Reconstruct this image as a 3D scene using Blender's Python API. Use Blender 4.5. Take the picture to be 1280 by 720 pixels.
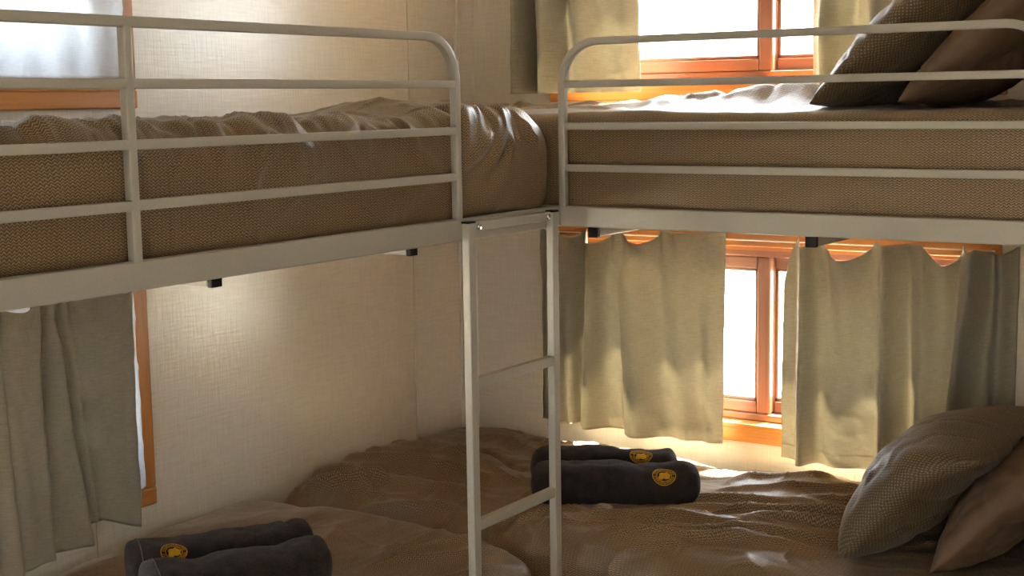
import bpy, bmesh, math, random
import numpy as np
from mathutils import Vector, Matrix

for o in list(bpy.data.objects):
    bpy.data.objects.remove(o, do_unlink=True)
scene = bpy.context.scene
C = scene.collection

# ------------------------------------------------------------------ camera
FPX = 1765.28
CAM = Vector((2.7634, -3.7985, 1.5692))
YAW, PITCH, ROLL = 0.5925, 0.1312, -0.0155
fwd = Vector((-math.sin(YAW)*math.cos(PITCH), math.cos(YAW)*math.cos(PITCH), -math.sin(PITCH)))
rgt = Vector((math.cos(YAW), math.sin(YAW), 0))
upv = rgt.cross(fwd)
c_, s_ = math.cos(ROLL), math.sin(ROLL)
r2 = c_*rgt + s_*upv
u2 = -s_*rgt + c_*upv
cd = bpy.data.cameras.new('camera')
cd.sensor_width = 36.0
cd.lens = FPX/1280*36.0
cd.clip_start = 0.05
cam = bpy.data.objects.new('camera', cd)
C.objects.link(cam)
M = Matrix((r2, u2, -fwd)).transposed().to_4x4()
M.translation = CAM
cam.matrix_world = M
scene.camera = cam

# ------------------------------------------------------------------ world, sun, exposure
w = bpy.data.worlds.new('sky')
scene.world = w
w.use_nodes = True
bg = w.node_tree.nodes['Background']
bg.inputs[0].default_value = (0.90, 0.95, 1.0, 1)
bg.inputs[1].default_value = 1.0
sd = bpy.data.lights.new('sun', 'SUN')
sd.energy = 8.5
sd.angle = 0.045
sd.color = (1.0, 0.90, 0.74)
sun = bpy.data.objects.new('sun', sd)
C.objects.link(sun)
SUN_DIR = Vector((-0.22, -0.52, -1.0))
sun.rotation_euler = SUN_DIR.to_track_quat('-Z', 'Y').to_euler()
sun.location = (3, 3, 6)
scene.view_settings.view_transform = 'Standard'
scene.view_settings.look = 'None'
scene.view_settings.exposure = 4.55
scene.view_settings.gamma = 1
scene.view_settings.use_curve_mapping = False

# ------------------------------------------------------------------ node helpers
def new_mat(name):
    m = bpy.data.materials.new(name)
    m.use_nodes = True
    nt = m.node_tree
    return m, nt, nt.nodes['Principled BSDF'], nt.nodes['Material Output']

def nd(nt, kind, **kw):
    n = nt.nodes.new(kind)
    for k, v in kw.items():
        if k.startswith('i_'):
            n.inputs[k[2:].replace('_', ' ')].default_value = v
        else:
            setattr(n, k, v)
    return n

def ln(nt, a, b):
    nt.links.new(a, b)

def math_n(nt, op, a, b=None, c=None):
    n = nt.nodes.new('ShaderNodeMath')
    n.operation = op
    for i, v in enumerate((a, b, c)):
        if v is None:
            continue
        if isinstance(v, (int, float)):
            n.inputs[i].default_value = v
        else:
            ln(nt, v, n.inputs[i])
    return n.outputs[0]

def ramp(nt, fac, stops):
    r = nt.nodes.new('ShaderNodeValToRGB')
    el = r.color_ramp.elements
    while len(el) < len(stops):
        el.new(0.5)
    for e, (p, col) in zip(el, stops):
        e.position = p
        e.color = (*col, 1)
    ln(nt, fac, r.inputs[0])
    return r.outputs[0]

def mapped(nt, coord, scale, rot=(0, 0, 0)):
    tc = nt.nodes.new('ShaderNodeTexCoord')
    mp = nt.nodes.new('ShaderNodeMapping')
    mp.inputs['Scale'].default_value = scale
    mp.inputs['Rotation'].default_value = rot
    ln(nt, tc.outputs[coord], mp.inputs[0])
    return mp.outputs[0]

def bump(nt, height, bsdf, strength, dist):
    b = nt.nodes.new('ShaderNodeBump')
    b.inputs['Strength'].default_value = strength
    b.inputs['Distance'].default_value = dist
    ln(nt, height, b.inputs['Height'])
    ln(nt, b.outputs[0], bsdf.inputs['Normal'])
    return b

# ------------------------------------------------------------------ materials
def mat_wall():
    m, nt, b, out = new_mat('woven_wallpaper')
    acc = None
    for sc in ((12, 12, 165), (175, 175, 12)):
        n = nd(nt, 'ShaderNodeTexNoise', i_Scale=1.0, i_Detail=1.0)
        ln(nt, mapped(nt, 'Object', sc), n.inputs['Vector'])
        acc = n.outputs[0] if acc is None else math_n(nt, 'ADD', acc, n.outputs[0])
    h = math_n(nt, 'MULTIPLY', acc, 0.5)
    col = ramp(nt, h, [(0.3, (0.60, 0.54, 0.435)), (0.7, (0.70, 0.637, 0.525))])
    ln(nt, col, b.inputs['Base Color'])
    b.inputs['Roughness'].default_value = 0.27
    b.inputs['Specular IOR Level'].default_value = 0.7
    bump(nt, h, b, 0.5, 0.0015)
    return m

def mat_plain(name, col, rough=0.5, spec=0.5, metal=0.0, noise=None):
    m, nt, b, out = new_mat(name)
    b.inputs['Base Color'].default_value = (*col, 1)
    b.inputs['Roughness'].default_value = rough
    b.inputs['Specular IOR Level'].default_value = spec
    b.inputs['Metallic'].default_value = metal
    if noise:
        n = nd(nt, 'ShaderNodeTexNoise', i_Scale=noise[0], i_Detail=3.0)
        ln(nt, mapped(nt, 'Object', (1, 1, 1)), n.inputs['Vector'])
        k = noise[1]
        cc = ramp(nt, n.outputs[0], [(0.3, tuple(x*(1-k) for x in col)), (0.7, tuple(min(1, x*(1+k)) for x in col))])
        ln(nt, cc, b.inputs['Base Color'])
        bump(nt, n.outputs[0], b, noise[2], 0.001)
    return m

def mat_wood(name, dark, light, rough=0.35, axis=0):
    m, nt, b, out = new_mat(name)
    sc = [60, 60, 60]
    sc[axis] = 2.5
    v = mapped(nt, 'Object', tuple(sc))
    n = nd(nt, 'ShaderNodeTexNoise', i_Scale=1.0, i_Detail=4.0, i_Distortion=0.6)
    ln(nt, v, n.inputs['Vector'])
    sc2 = [9, 9, 9]
    sc2[axis] = 1.2
    n2 = nd(nt, 'ShaderNodeTexNoise', i_Scale=1.0, i_Detail=2.0)
    ln(nt, mapped(nt, 'Object', tuple(sc2)), n2.inputs['Vector'])
    f = math_n(nt, 'ADD', math_n(nt, 'MULTIPLY', n.outputs[0], 0.6), math_n(nt, 'MULTIPLY', n2.outputs[0], 0.4))
    ln(nt, ramp(nt, f, [(0.35, dark), (0.65, light)]), b.inputs['Base Color'])
    b.inputs['Roughness'].default_value = rough
    bump(nt, n.outputs[0], b, 0.12, 0.001)
    return m

def mat_zigzag(name, dark, light, period=0.0095, row=0.0054, amp=0.0042, rough=0.47, dots=None):
    """printed cotton: rows of small light zigzags on brown, laid out in metres of cloth (UV)"""
    m, nt, b, out = new_mat(name)
    tc = nt.nodes.new('ShaderNodeTexCoord')
    sx = nt.nodes.new('ShaderNodeSeparateXYZ')
    ln(nt, tc.outputs['UV'], sx.inputs[0])
    nw = nd(nt, 'ShaderNodeTexNoise', i_Scale=70.0, i_Detail=2.0)
    ln(nt, tc.outputs['UV'], nw.inputs['Vector'])
    sw_ = nt.nodes.new('ShaderNodeSeparateXYZ')
    ln(nt, nw.outputs['Color'], sw_.inputs[0])
    u = math_n(nt, 'MULTIPLY_ADD', sw_.outputs[0], 0.006, sx.outputs[0])
    v = math_n(nt, 'MULTIPLY_ADD', sw_.outputs[1], 0.006, sx.outputs[1])
    tri = math_n(nt, 'DIVIDE', math_n(nt, 'PINGPONG', u, period/2), period/2)
    s = math_n(nt, 'DIVIDE', math_n(nt, 'ADD', v, math_n(nt, 'MULTIPLY', tri, amp)), row)
    st = math_n(nt, 'PINGPONG', s, 0.5)          # 0..0.5
    st = math_n(nt, 'MULTIPLY', st, 2.0)
    if dots:
        p = math_n(nt, 'ADD', u, v)
        q = math_n(nt, 'SUBTRACT', u, v)
        tp = math_n(nt, 'DIVIDE', math_n(nt, 'PINGPONG', p, dots), dots)
        tq = math_n(nt, 'DIVIDE', math_n(nt, 'PINGPONG', q, dots), dots)
        st = math_n(nt, 'MULTIPLY', math_n(nt, 'MULTIPLY', tp, tq), 1.25)
    else:
        st = math_n(nt, 'MULTIPLY', st, math_n(nt, 'MULTIPLY_ADD', tri, 0.25, 0.78))
    n = nd(nt, 'ShaderNodeTexNoise', i_Scale=260.0, i_Detail=2.0)
    ln(nt, tc.outputs['UV'], n.inputs['Vector'])
    f = math_n(nt, 'ADD', math_n(nt, 'MULTIPLY', st, 0.75), math_n(nt, 'MULTIPLY', n.outputs[0], 0.25))
    col = ramp(nt, f, [(0.35, dark), (0.78, light)])
    ln(nt, col, b.inputs['Base Color'])
    b.inputs['Roughness'].default_value = rough
    b.inputs['Specular IOR Level'].default_value = 0.5
    b.inputs['Sheen Weight'].default_value = 0.10
    b.inputs['Sheen Roughness'].default_value = 0.4
    b.inputs['Sheen Tint'].default_value = (0.9, 0.92, 1.0, 1)
    n2 = nd(nt, 'ShaderNodeTexNoise', i_Scale=28.0, i_Detail=4.0, i_Distortion=1.2)
    ln(nt, mapped(nt, 'Object', (1, 1, 1)), n2.inputs['Vector'])
    bump(nt, n2.outputs[0], b, 0.25, 0.006)
    return m

def mat_cloth(name, col, trans_col, trans=0.35, thread=1.0, rough=0.7, sheen=0.15):
    """woven curtain cloth: horizontal slubs, part of the light passes through"""
    m, nt, b, out = new_mat(name)
    tc = nt.nodes.new('ShaderNodeTexCoord')
    mp = nt.nodes.new('ShaderNodeMapping')
    mp.inputs['Scale'].default_value = (35, 520, 1)
    ln(nt, tc.outputs['UV'], mp.inputs[0])
    n = nd(nt, 'ShaderNodeTexNoise', i_Scale=1.0, i_Detail=3.0)
    ln(nt, mp.outputs[0], n.inputs['Vector'])
    mp2 = nt.nodes.new('ShaderNodeMapping')
    mp2.inputs['Scale'].default_value = (600, 40, 1)
    ln(nt, tc.outputs['UV'], mp2.inputs[0])
    n2 = nd(nt, 'ShaderNodeTexNoise', i_Scale=1.0, i_Detail=2.0)
    ln(nt, mp2.outputs[0], n2.inputs['Vector'])
    f = math_n(nt, 'ADD', math_n(nt, 'MULTIPLY', n.outputs[0], 0.65), math_n(nt, 'MULTIPLY', n2.outputs[0], 0.35))
    k = 0.22*thread
    cc = ramp(nt, f, [(0.35, tuple(x*(1-k) for x in col)), (0.65, tuple(x*(1+k) for x in col))])
    ln(nt, cc, b.inputs['Base Color'])
    b.inputs['Roughness'].default_value = rough
    b.inputs['Sheen Weight'].default_value = sheen
    bp = bump(nt, f, b, 0.25, 0.001)
    tr = nt.nodes.new('ShaderNodeBsdfTranslucent')
    tr.inputs[0].default_value = (*trans_col, 1)
    ln(nt, bp.outputs[0], tr.inputs['Normal'])
    mx = nt.nodes.new('ShaderNodeMixShader')
    mx.inputs[0].default_value = trans
    ln(nt, b.outputs[0], mx.inputs[1])
    ln(nt, tr.outputs[0], mx.inputs[2])
    ln(nt, mx.outputs[0], out.inputs[0])
    return m, nt, mx, out

def mat_sheer():
    m, nt, mx, out = mat_cloth('white_sheer_voile', (0.66, 0.67, 0.69), (0.62, 0.68, 0.74), trans=0.33, thread=0.6, rough=0.8, sheen=0.0)
    t = nt.nodes.new('ShaderNodeBsdfTransparent')
    m2 = nt.nodes.new('ShaderNodeMixShader')
    m2.inputs[0].default_value = 0.05
    ln(nt, mx.outputs[0], m2.inputs[1])
    ln(nt, t.outputs[0], m2.inputs[2])
    ln(nt, m2.outputs[0], out.inputs[0])
    return m

def mat_glass():
    m, nt, b, out = new_mat('window_glass')
    t = nt.nodes.new('ShaderNodeBsdfTransparent')
    t.inputs[0].default_value = (0.95, 0.97, 0.97, 1)
    g = nt.nodes.new('ShaderNodeBsdfGlossy')
    g.inputs['Roughness'].default_value = 0.02
    mx = nt.nodes.new('ShaderNodeMixShader')
    mx.inputs[0].default_value = 0.035
    ln(nt, t.outputs[0], mx.inputs[1])
    ln(nt, g.outputs[0], mx.inputs[2])
    ln(nt, mx.outputs[0], out.inputs[0])
    return m

def mat_terry():
    m, nt, b, out = new_mat('charcoal_terry')
    n = nd(nt, 'ShaderNodeTexNoise', i_Scale=420.0, i_Detail=3.0)
    ln(nt, mapped(nt, 'Object', (1, 1, 1)), n.inputs['Vector'])
    n3 = nd(nt, 'ShaderNodeTexNoise', i_Scale=35.0, i_Detail=3.0)
    ln(nt, mapped(nt, 'Object', (1, 1, 1)), n3.inputs['Vector'])
    f = math_n(nt, 'ADD', math_n(nt, 'MULTIPLY', n.outputs[0], 0.6), math_n(nt, 'MULTIPLY', n3.outputs[0], 0.4))
    ln(nt, ramp(nt, f, [(0.35, (0.011, 0.008, 0.007)), (0.68, (0.040, 0.031, 0.028))]), b.inputs['Base Color'])
    b.inputs['Roughness'].default_value = 0.95
    b.inputs['Specular IOR Level'].default_value = 0.15
    b.inputs['Sheen Weight'].default_value = 0.1
    b.inputs['Sheen Roughness'].default_value = 0.5
    b.inputs['Sheen Tint'].default_value = (0.85, 0.82, 0.85, 1)
    bump(nt, n.outputs[0], b, 0.8, 0.003)
    return m

MWALL = mat_wall()
MCEIL = mat_plain('ceiling_paint', (0.72, 0.68, 0.60), 0.7, 0.3, noise=(30, 0.03, 0.05))
MFLOOR = mat_wood('floor_vinyl', (0.20, 0.13, 0.075), (0.30, 0.21, 0.13), 0.45, 1)
MGROUND = mat_plain('pale_gravel', (0.50, 0.47, 0.42), 0.9, 0.2, noise=(2.0, 0.15, 0.2))
MSTEEL = mat_plain('cream_powder_coat', (0.385, 0.355, 0.29), 0.33, 0.5, noise=(300, 0.02, 0.05))
MCAP = mat_plain('black_plastic', (0.004, 0.004, 0.005), 0.5, 0.25, noise=(200, 0.1, 0.05))
MBOLT = mat_plain('bright_zinc', (0.75, 0.75, 0.74), 0.22, 0.5, 1.0, noise=(150, 0.05, 0.05))
MSASH = [mat_wood('cedar_sash_%d' % a, (0.19, 0.082, 0.046), (0.28, 0.125, 0.072), 0.3, a) for a in range(3)]
MCASE = [mat_wood('amber_casing_%d' % a, (0.34, 0.125, 0.022), (0.50, 0.205, 0.045), 0.32, a) for a in range(3)]
MPLY = mat_wood('pine_ply', (0.45, 0.32, 0.18), (0.58, 0.43, 0.26), 0.6, 0)
MGLASS = mat_glass()
MDUVET = mat_zigzag('brown_zigzag_cotton', (0.086, 0.050, 0.020), (0.345, 0.243, 0.132))
MPILLOW = mat_zigzag('brown_zigzag_pillowcase', (0.080, 0.052, 0.022), (0.25, 0.185, 0.100), 0.0095, 0.0075, 0.0042, 0.6, dots=0.0052)
MPLAIN = mat_plain('plain_cocoa_cotton', (0.150, 0.092, 0.052), 0.62, 0.4, noise=(55, 0.07, 0.35))
MCURT = mat_cloth('sage_linen_curtain', (0.305, 0.280, 0.215), (0.47, 0.425, 0.315), trans=0.22)[0]
MSHEER = mat_sheer()
MTERRY = mat_terry()
MYEL = mat_plain('yellow_embroidery', (0.78, 0.46, 0.02), 0.55, 0.4, noise=(900, 0.25, 0.5))
MSTITCH = mat_plain('grey_stitching', (0.16, 0.14, 0.14), 0.9, 0.2, noise=(600, 0.2, 0.4))

# ------------------------------------------------------------------ object helpers
def tag(o, label=None, cat=None, group=None, kind=None):
    if label:
        o['label'] = label
    if cat:
        o['category'] = cat
    if group:
        o['group'] = group
    if kind:
        o['kind'] = kind
    return o

def link(name, me, mat, parent=None, smooth=False):
    if mat is not None and not me.materials:
        me.materials.append(mat)
    if smooth:
        for p in me.polygons:
            p.use_smooth = True
    o = bpy.data.objects.new(name, me)
    C.objects.link(o)
    if parent is not None:
        o.parent = parent
        o.matrix_parent_inverse = parent.matrix_basis.inverted()
    return o

def empty(name, loc=(0, 0, 0)):
    o = bpy.data.objects.new(name, None)
    o.empty_display_size = 0.05
    o.location = loc
    C.objects.link(o)
    return o

def bm_box(bm, x0, x1, y0, y1, z0, z1):
    x0, x1 = min(x0, x1), max(x0, x1)
    y0, y1 = min(y0, y1), max(y0, y1)
    z0, z1 = min(z0, z1), max(z0, z1)
    v = [bm.verts.new(p) for p in ((x0, y0, z0), (x1, y0, z0), (x1, y1, z0), (x0, y1, z0),
                                   (x0, y0, z1), (x1, y0, z1), (x1, y1, z1), (x0, y1, z1))]
    for f in ((0, 3, 2, 1), (4, 5, 6, 7), (0, 1, 5, 4), (1, 2, 6, 5), (2, 3, 7, 6), (3, 0, 4, 7)):
        bm.faces.new([v[i] for i in f])

def finish(bm, name, mat, parent=None, smooth=False):
    me = bpy.data.meshes.new(name)
    bm.normal_update()
    bm.to_mesh(me)
    bm.free()
    return link(name, me, mat, parent, smooth)

def box(name, dims, mat, parent=None, bevel=0.002, seg=2):
    bm = bmesh.new()
    bm_box(bm, *dims)
    if bevel:
        bmesh.ops.bevel(bm, geom=list(bm.edges), offset=bevel, segments=seg, affect='EDGES', profile=0.5)
    return finish(bm, name, mat, parent)

def cyl(name, p0, p1, r, mat, parent=None, n=14):
    bm = bmesh.new()
    p0, p1 = Vector(p0), Vector(p1)
    d = p1-p0
    q = d.to_track_quat('Z', 'Y').to_matrix().to_4x4()
    bmesh.ops.create_cone(bm, cap_ends=True, segments=n, radius1=r, radius2=r, depth=d.length,
                          matrix=Matrix.Translation((p0+p1)/2) @ q)
    return finish(bm, name, mat, parent, True)

def square_tube(name, path, normal, half_w, half_d, mat, parent=None, bev=0.25):
    """sweep a rounded rectangle along a planar path; normal = plane normal (depth axis)"""
    nrm = Vector(normal).normalized()
    pts = [Vector(p) for p in path]
    sec = []
    for cx, cy, a0 in ((1, 1, 0), (-1, 1, 90), (-1, -1, 180), (1, -1, 270)):
        rr = min(half_w, half_d)*bev
        for k in range(3):
            a = math.radians(a0+45*k)
            sec.append((cx*(half_w-rr)+rr*math.cos(a), cy*(half_d-rr)+rr*math.sin(a)))
    bm = bmesh.new()
    rings = []
    for i, p in enumerate(pts):
        t = Vector((0, 0, 0))
        if i > 0:
            t += (pts[i]-pts[i-1]).normalized()
        if i < len(pts)-1:
            t += (pts[i+1]-pts[i]).normalized()
        t.normalize()
        side = t.cross(nrm).normalized()
        k = 1.0
        if 0 < i < len(pts)-1:
            k = 1.0/max(0.5, math.cos((pts[i]-pts[i-1]).angle(pts[i+1]-pts[i])/2))
        rings.append([bm.verts.new(p+side*a*k+nrm*b) for a, b in sec])
    n = len(sec)
    for r0, r1 in zip(rings, rings[1:]):
        for j in range(n):
            bm.faces.new((r0[j], r0[(j+1) % n], r1[(j+1) % n], r1[j]))
    bm.faces.new(rings[0][::-1])
    bm.faces.new(rings[-1])
    bmesh.ops.recalc_face_normals(bm, faces=list(bm.faces))
    o = finish(bm, name, mat, parent, True)
    m = o.modifiers.new('edges', 'EDGE_SPLIT')
    m.split_angle = math.radians(50)
    return o

# numpy value noise -------------------------------------------------
_rs = np.random.RandomState(7)
_T = _rs.rand(64, 64, 64).astype(np.float32)*2-1

def vnoise(P, scale=1.0, seed=0):
    P = np.asarray(P, dtype=np.float64)*np.asarray(scale, dtype=np.float64)+seed*17.31
    i = np.floor(P).astype(int)
    f = P-i
    f = f*f*f*(f*(f*6-15)+10)
    i0 = i & 63
    i1 = (i+1) & 63
    def g(a, b, c):
        return _T[a, b, c]
    x0, y0, z0 = i0[..., 0], i0[..., 1], i0[..., 2]
    x1, y1, z1 = i1[..., 0], i1[..., 1], i1[..., 2]
    fx, fy, fz = f[..., 0], f[..., 1], f[..., 2]
    a = g(x0, y0, z0)*(1-fx)+g(x1, y0, z0)*fx
    b = g(x0, y1, z0)*(1-fx)+g(x1, y1, z0)*fx
    c = g(x0, y0, z1)*(1-fx)+g(x1, y0, z1)*fx
    d = g(x0, y1, z1)*(1-fx)+g(x1, y1, z1)*fx
    return (a*(1-fy)+b*fy)*(1-fz)+(c*(1-fy)+d*fy)*fz

def fbm(P, scale, seed=0, octv=3):
    r, a, s = 0, 1.0, np.asarray(scale, dtype=float)
    for k in range(octv):
        r = r+a*vnoise(P, s, seed+k*3)
        a *= 0.5
        s = s*2.03
    return r

def seg_fold(P, a, b, width, amp, taper=0.35, sharp=False):
    """ridge (or furrow when amp < 0) running from a to b, fading at both ends"""
    a, b = np.array(a, float), np.array(b, float)
    ab = b-a
    L2 = (ab**2).sum()
    t = ((P-a) @ ab)/L2
    tc = np.clip(t, 0, 1)
    d = np.sqrt((((P-a)-tc[..., None]*ab)**2).sum(-1))
    env = np.clip(np.minimum(t+0.15, 1.15-t)/taper, 0, 1)
    env = env*env*(3-2*env)
    prof = 0.55*np.exp(-(d/width)**2)+0.75*np.exp(-np.sqrt(d*d+9e-6)/(width*0.55))
    return amp*prof*env

def grid_mesh(name, V, UV=None, closed_u=False):
    """V: (nv, nu, 3)"""
    nv, nu = V.shape[:2]
    idx = np.arange(nv*nu).reshape(nv, nu)
    if closed_u:
        a, b = idx[:-1], np.roll(idx, -1, 1)[:-1]
        c, d = np.roll(idx, -1, 1)[1:], idx[1:]
    else:
        a, b, c, d = idx[:-1, :-1], idx[:-1, 1:], idx[1:, 1:], idx[1:, :-1]
    F = np.stack([a, b, c, d], -1).reshape(-1, 4)
    me = bpy.data.meshes.new(name)
    me.vertices.add(nv*nu)
    me.vertices.foreach_set('co', V.reshape(-1).astype(np.float32))
    me.loops.add(len(F)*4)
    me.loops.foreach_set('vertex_index', F.reshape(-1).astype(np.int32))
    me.polygons.add(len(F))
    me.polygons.foreach_set('loop_start', (np.arange(len(F))*4).astype(np.int32))
    me.update(calc_edges=True)
    me.polygons.foreach_set('use_smooth', np.ones(len(F), dtype=bool))
    if UV is not None:
        l = me.uv_layers.new(name='cloth')
        l.data.foreach_set('uv', UV.reshape(-1, 2)[F.reshape(-1)].reshape(-1).astype(np.float32))
    me.validate()
    return me

def soft_block(name, lo, hi, r, res, disp, mat, parent=None, uvrot=False):
    """rounded block of bedding: six gridded faces pulled to a rounded box, then disp(P, N) -> offset vectors"""
    lo, hi = np.array(lo, float), np.array(hi, float)
    r = np.array(r, float)*np.ones(3)
    allV, allF, allUV, base = [], [], [], 0
    def axis(a):
        n = max(4, int((hi[a]-lo[a])/res))
        return np.linspace(lo[a], hi[a], n+1)
    for ax, side in ((2, 1), (2, 0), (1, 0), (1, 1), (0, 0), (0, 1)):
        o1, o2 = [(1, 2), (0, 2), (0, 1)][ax]
        g1, g2 = axis(o1), axis(o2)
        A, B = np.meshgrid(g1, g2)
        P = np.zeros(A.shape+(3,))
        P[..., o1] = A
        P[..., o2] = B
        P[..., ax] = hi[ax] if side else lo[ax]
        # cloth coordinates in metres
        U = np.zeros(A.shape+(2,))
        if ax == 2:
            U[..., 0], U[..., 1] = P[..., 0], P[..., 1]
        elif ax == 1:
            U[..., 0] = P[..., 0]
            U[..., 1] = (P[..., 2]-hi[2]) + (lo[1] if not side else 0)
            if side:
                U[..., 1] = hi[1]-(P[..., 2]-hi[2])
        else:
            U[..., 1] = P[..., 1]
            U[..., 0] = (P[..., 2]-hi[2])+lo[0] if not side else hi[0]-(P[..., 2]-hi[2])
        if uvrot:
            U = U[..., ::-1].copy()
        inner = np.clip(P, lo+r, hi-r)
        d = (P-inner)/r
        n = np.linalg.norm(d, axis=-1, keepdims=True)
        N = d/np.maximum(n, 1e-9)
        Q = inner+N*r
        Q = Q+disp(Q, N)
        flip = {2: (side == 0), 1: (side == 1), 0: (side == 0)}[ax]
        nv, nu = A.shape
        idx = np.arange(nv*nu).reshape(nv, nu)+base
        a, b, c, dd = idx[:-1, :-1], idx[:-1, 1:], idx[1:, 1:], idx[1:, :-1]
        F = np.stack([a, b, c, dd], -1).reshape(-1, 4)
        if flip:
            F = F[:, ::-1]
        allV.append(Q.reshape(-1, 3))
        allUV.append(U.reshape(-1, 2))
        allF.append(F)
        base += nv*nu
    V, UV, F = np.concatenate(allV), np.concatenate(allUV), np.concatenate(allF)
    # weld
    key = np.round(V*2e5).astype(np.int64)
    _, first, inv = np.unique(key, axis=0, return_index=True, return_inverse=True)
    inv = inv.reshape(-1)
    W = V[first]
    FW = inv[F]
    me = bpy.data.meshes.new(name)
    me.vertices.add(len(W))
    me.vertices.foreach_set('co', W.reshape(-1).astype(np.float32))
    me.loops.add(len(FW)*4)
    me.loops.foreach_set('vertex_index', FW.reshape(-1).astype(np.int32))
    me.polygons.add(len(FW))
    me.polygons.foreach_set('loop_start', (np.arange(len(FW))*4).astype(np.int32))
    me.update(calc_edges=True)
    me.polygons.foreach_set('use_smooth', np.ones(len(FW), dtype=bool))
    l = me.uv_layers.new(name='cloth')
    l.data.foreach_set('uv', UV[F.reshape(-1)].reshape(-1).astype(np.float32))
    me.validate()
    return link(name, me, mat, parent)

# ------------------------------------------------------------------ the room
CEIL = 2.42
XR, YF = 4.3, -5.4          # far right wall and the wall behind the camera
TH = 0.10

def wall_with_holes(name, axis, pos, thick, rng, holes, mat):
    """axis: 0 = wall in plane x=pos (runs along y), 1 = plane y=pos (runs along x). holes: (a0,a1,z0,z1)"""
    bm = bmesh.new()
    xs = sorted(set([rng[0], rng[1]]+[h[0] for h in holes]+[h[1] for h in holes]))
    for a0, a1 in zip(xs, xs[1:]):
        spans = [(0.0, CEIL)]
        for h in holes:
            if h[0] <= a0+1e-6 and h[1] >= a1-1e-6:
                ns = []
                for s in spans:
                    if h[3] <= s[0] or h[2] >= s[1]:
                        ns.append(s)
                        continue
                    if h[2] > s[0]:
                        ns.append((s[0], h[2]))
                    if h[3] < s[1]:
                        ns.append((h[3], s[1]))
                spans = ns
        for z0, z1 in spans:
            if axis == 0:
                bm_box(bm, pos, pos+thick, a0, a1, z0, z1)
            else:
                bm_box(bm, a0, a1, pos, pos+thick, z0, z1)
    return tag(finish(bm, name, mat), kind='structure')

# window openings (inside of the lining)
BX0, BX1 = 0.415, 1.725
UZ0, UZ1 = 1.612, 2.20
LZ0, LZ1 = 0.600, 1.140
LY0, LY1 = -2.75, -1.418
wall_with_holes('wall_back', 1, 0.0, TH, (-TH, XR+TH), [(BX0, BX1, UZ0, UZ1), (BX0, BX1, LZ0, LZ1)], MWALL)
wall_with_holes('wall_left', 0, -TH, TH, (YF-TH, 0), [(LY0, LY1, UZ0, UZ1), (LY0, LY1, LZ0, LZ1)], MWALL)
wall_with_holes('wall_right', 0, XR, TH, (YF-TH, 0), [(-3.45, -3.2, 1.1, 1.9)], MWALL)
wall_with_holes('wall_front', 1, YF-TH, TH, (0, XR), [(2.9, 3.2, 0.0, 2.0)], MWALL)
box('wall_partition', (2.15, 2.21, -1.0, 0.0, 0.0, CEIL), MWALL, bevel=0)['kind'] = 'structure'
box('shade_fin', (1.95, 2.05, TH, 0.62, -0.6, 3.0), MGROUND, bevel=0)['kind'] = 'structure'  # unseen fin, added to keep sun and sky off the right-hand curtains
box('floor', (-TH, XR+TH, YF-TH, TH, -0.08, 0.0), MFLOOR, bevel=0)['kind'] = 'structure'
box('ceiling', (-TH, XR+TH, YF-TH, TH, CEIL, CEIL+0.08), MCEIL, bevel=0)['kind'] = 'structure'
box('ground', (-40, 44, -45, 60, -0.75, -0.6), MGROUND, bevel=0)['kind'] = 'structure'

# cover strips over the joints between wall panels
for i, dims in enumerate([(0.0, 0.003, -0.259, -0.251, 0, CEIL), (0.0, 0.003, -1.560, -1.552, 0, LZ0-0.047),
                          (0.061, 0.069, -0.003, 0.0, 0, CEIL), (1.368, 1.376, -0.003, 0.0, 0, LZ0-0.047),
                          (0.0, 0.010, -0.010, 0.0, 0, CEIL)]):
    box('trim_%d' % (i+1), dims, MWALL, bevel=0.001)['kind'] = 'structure'

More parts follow.
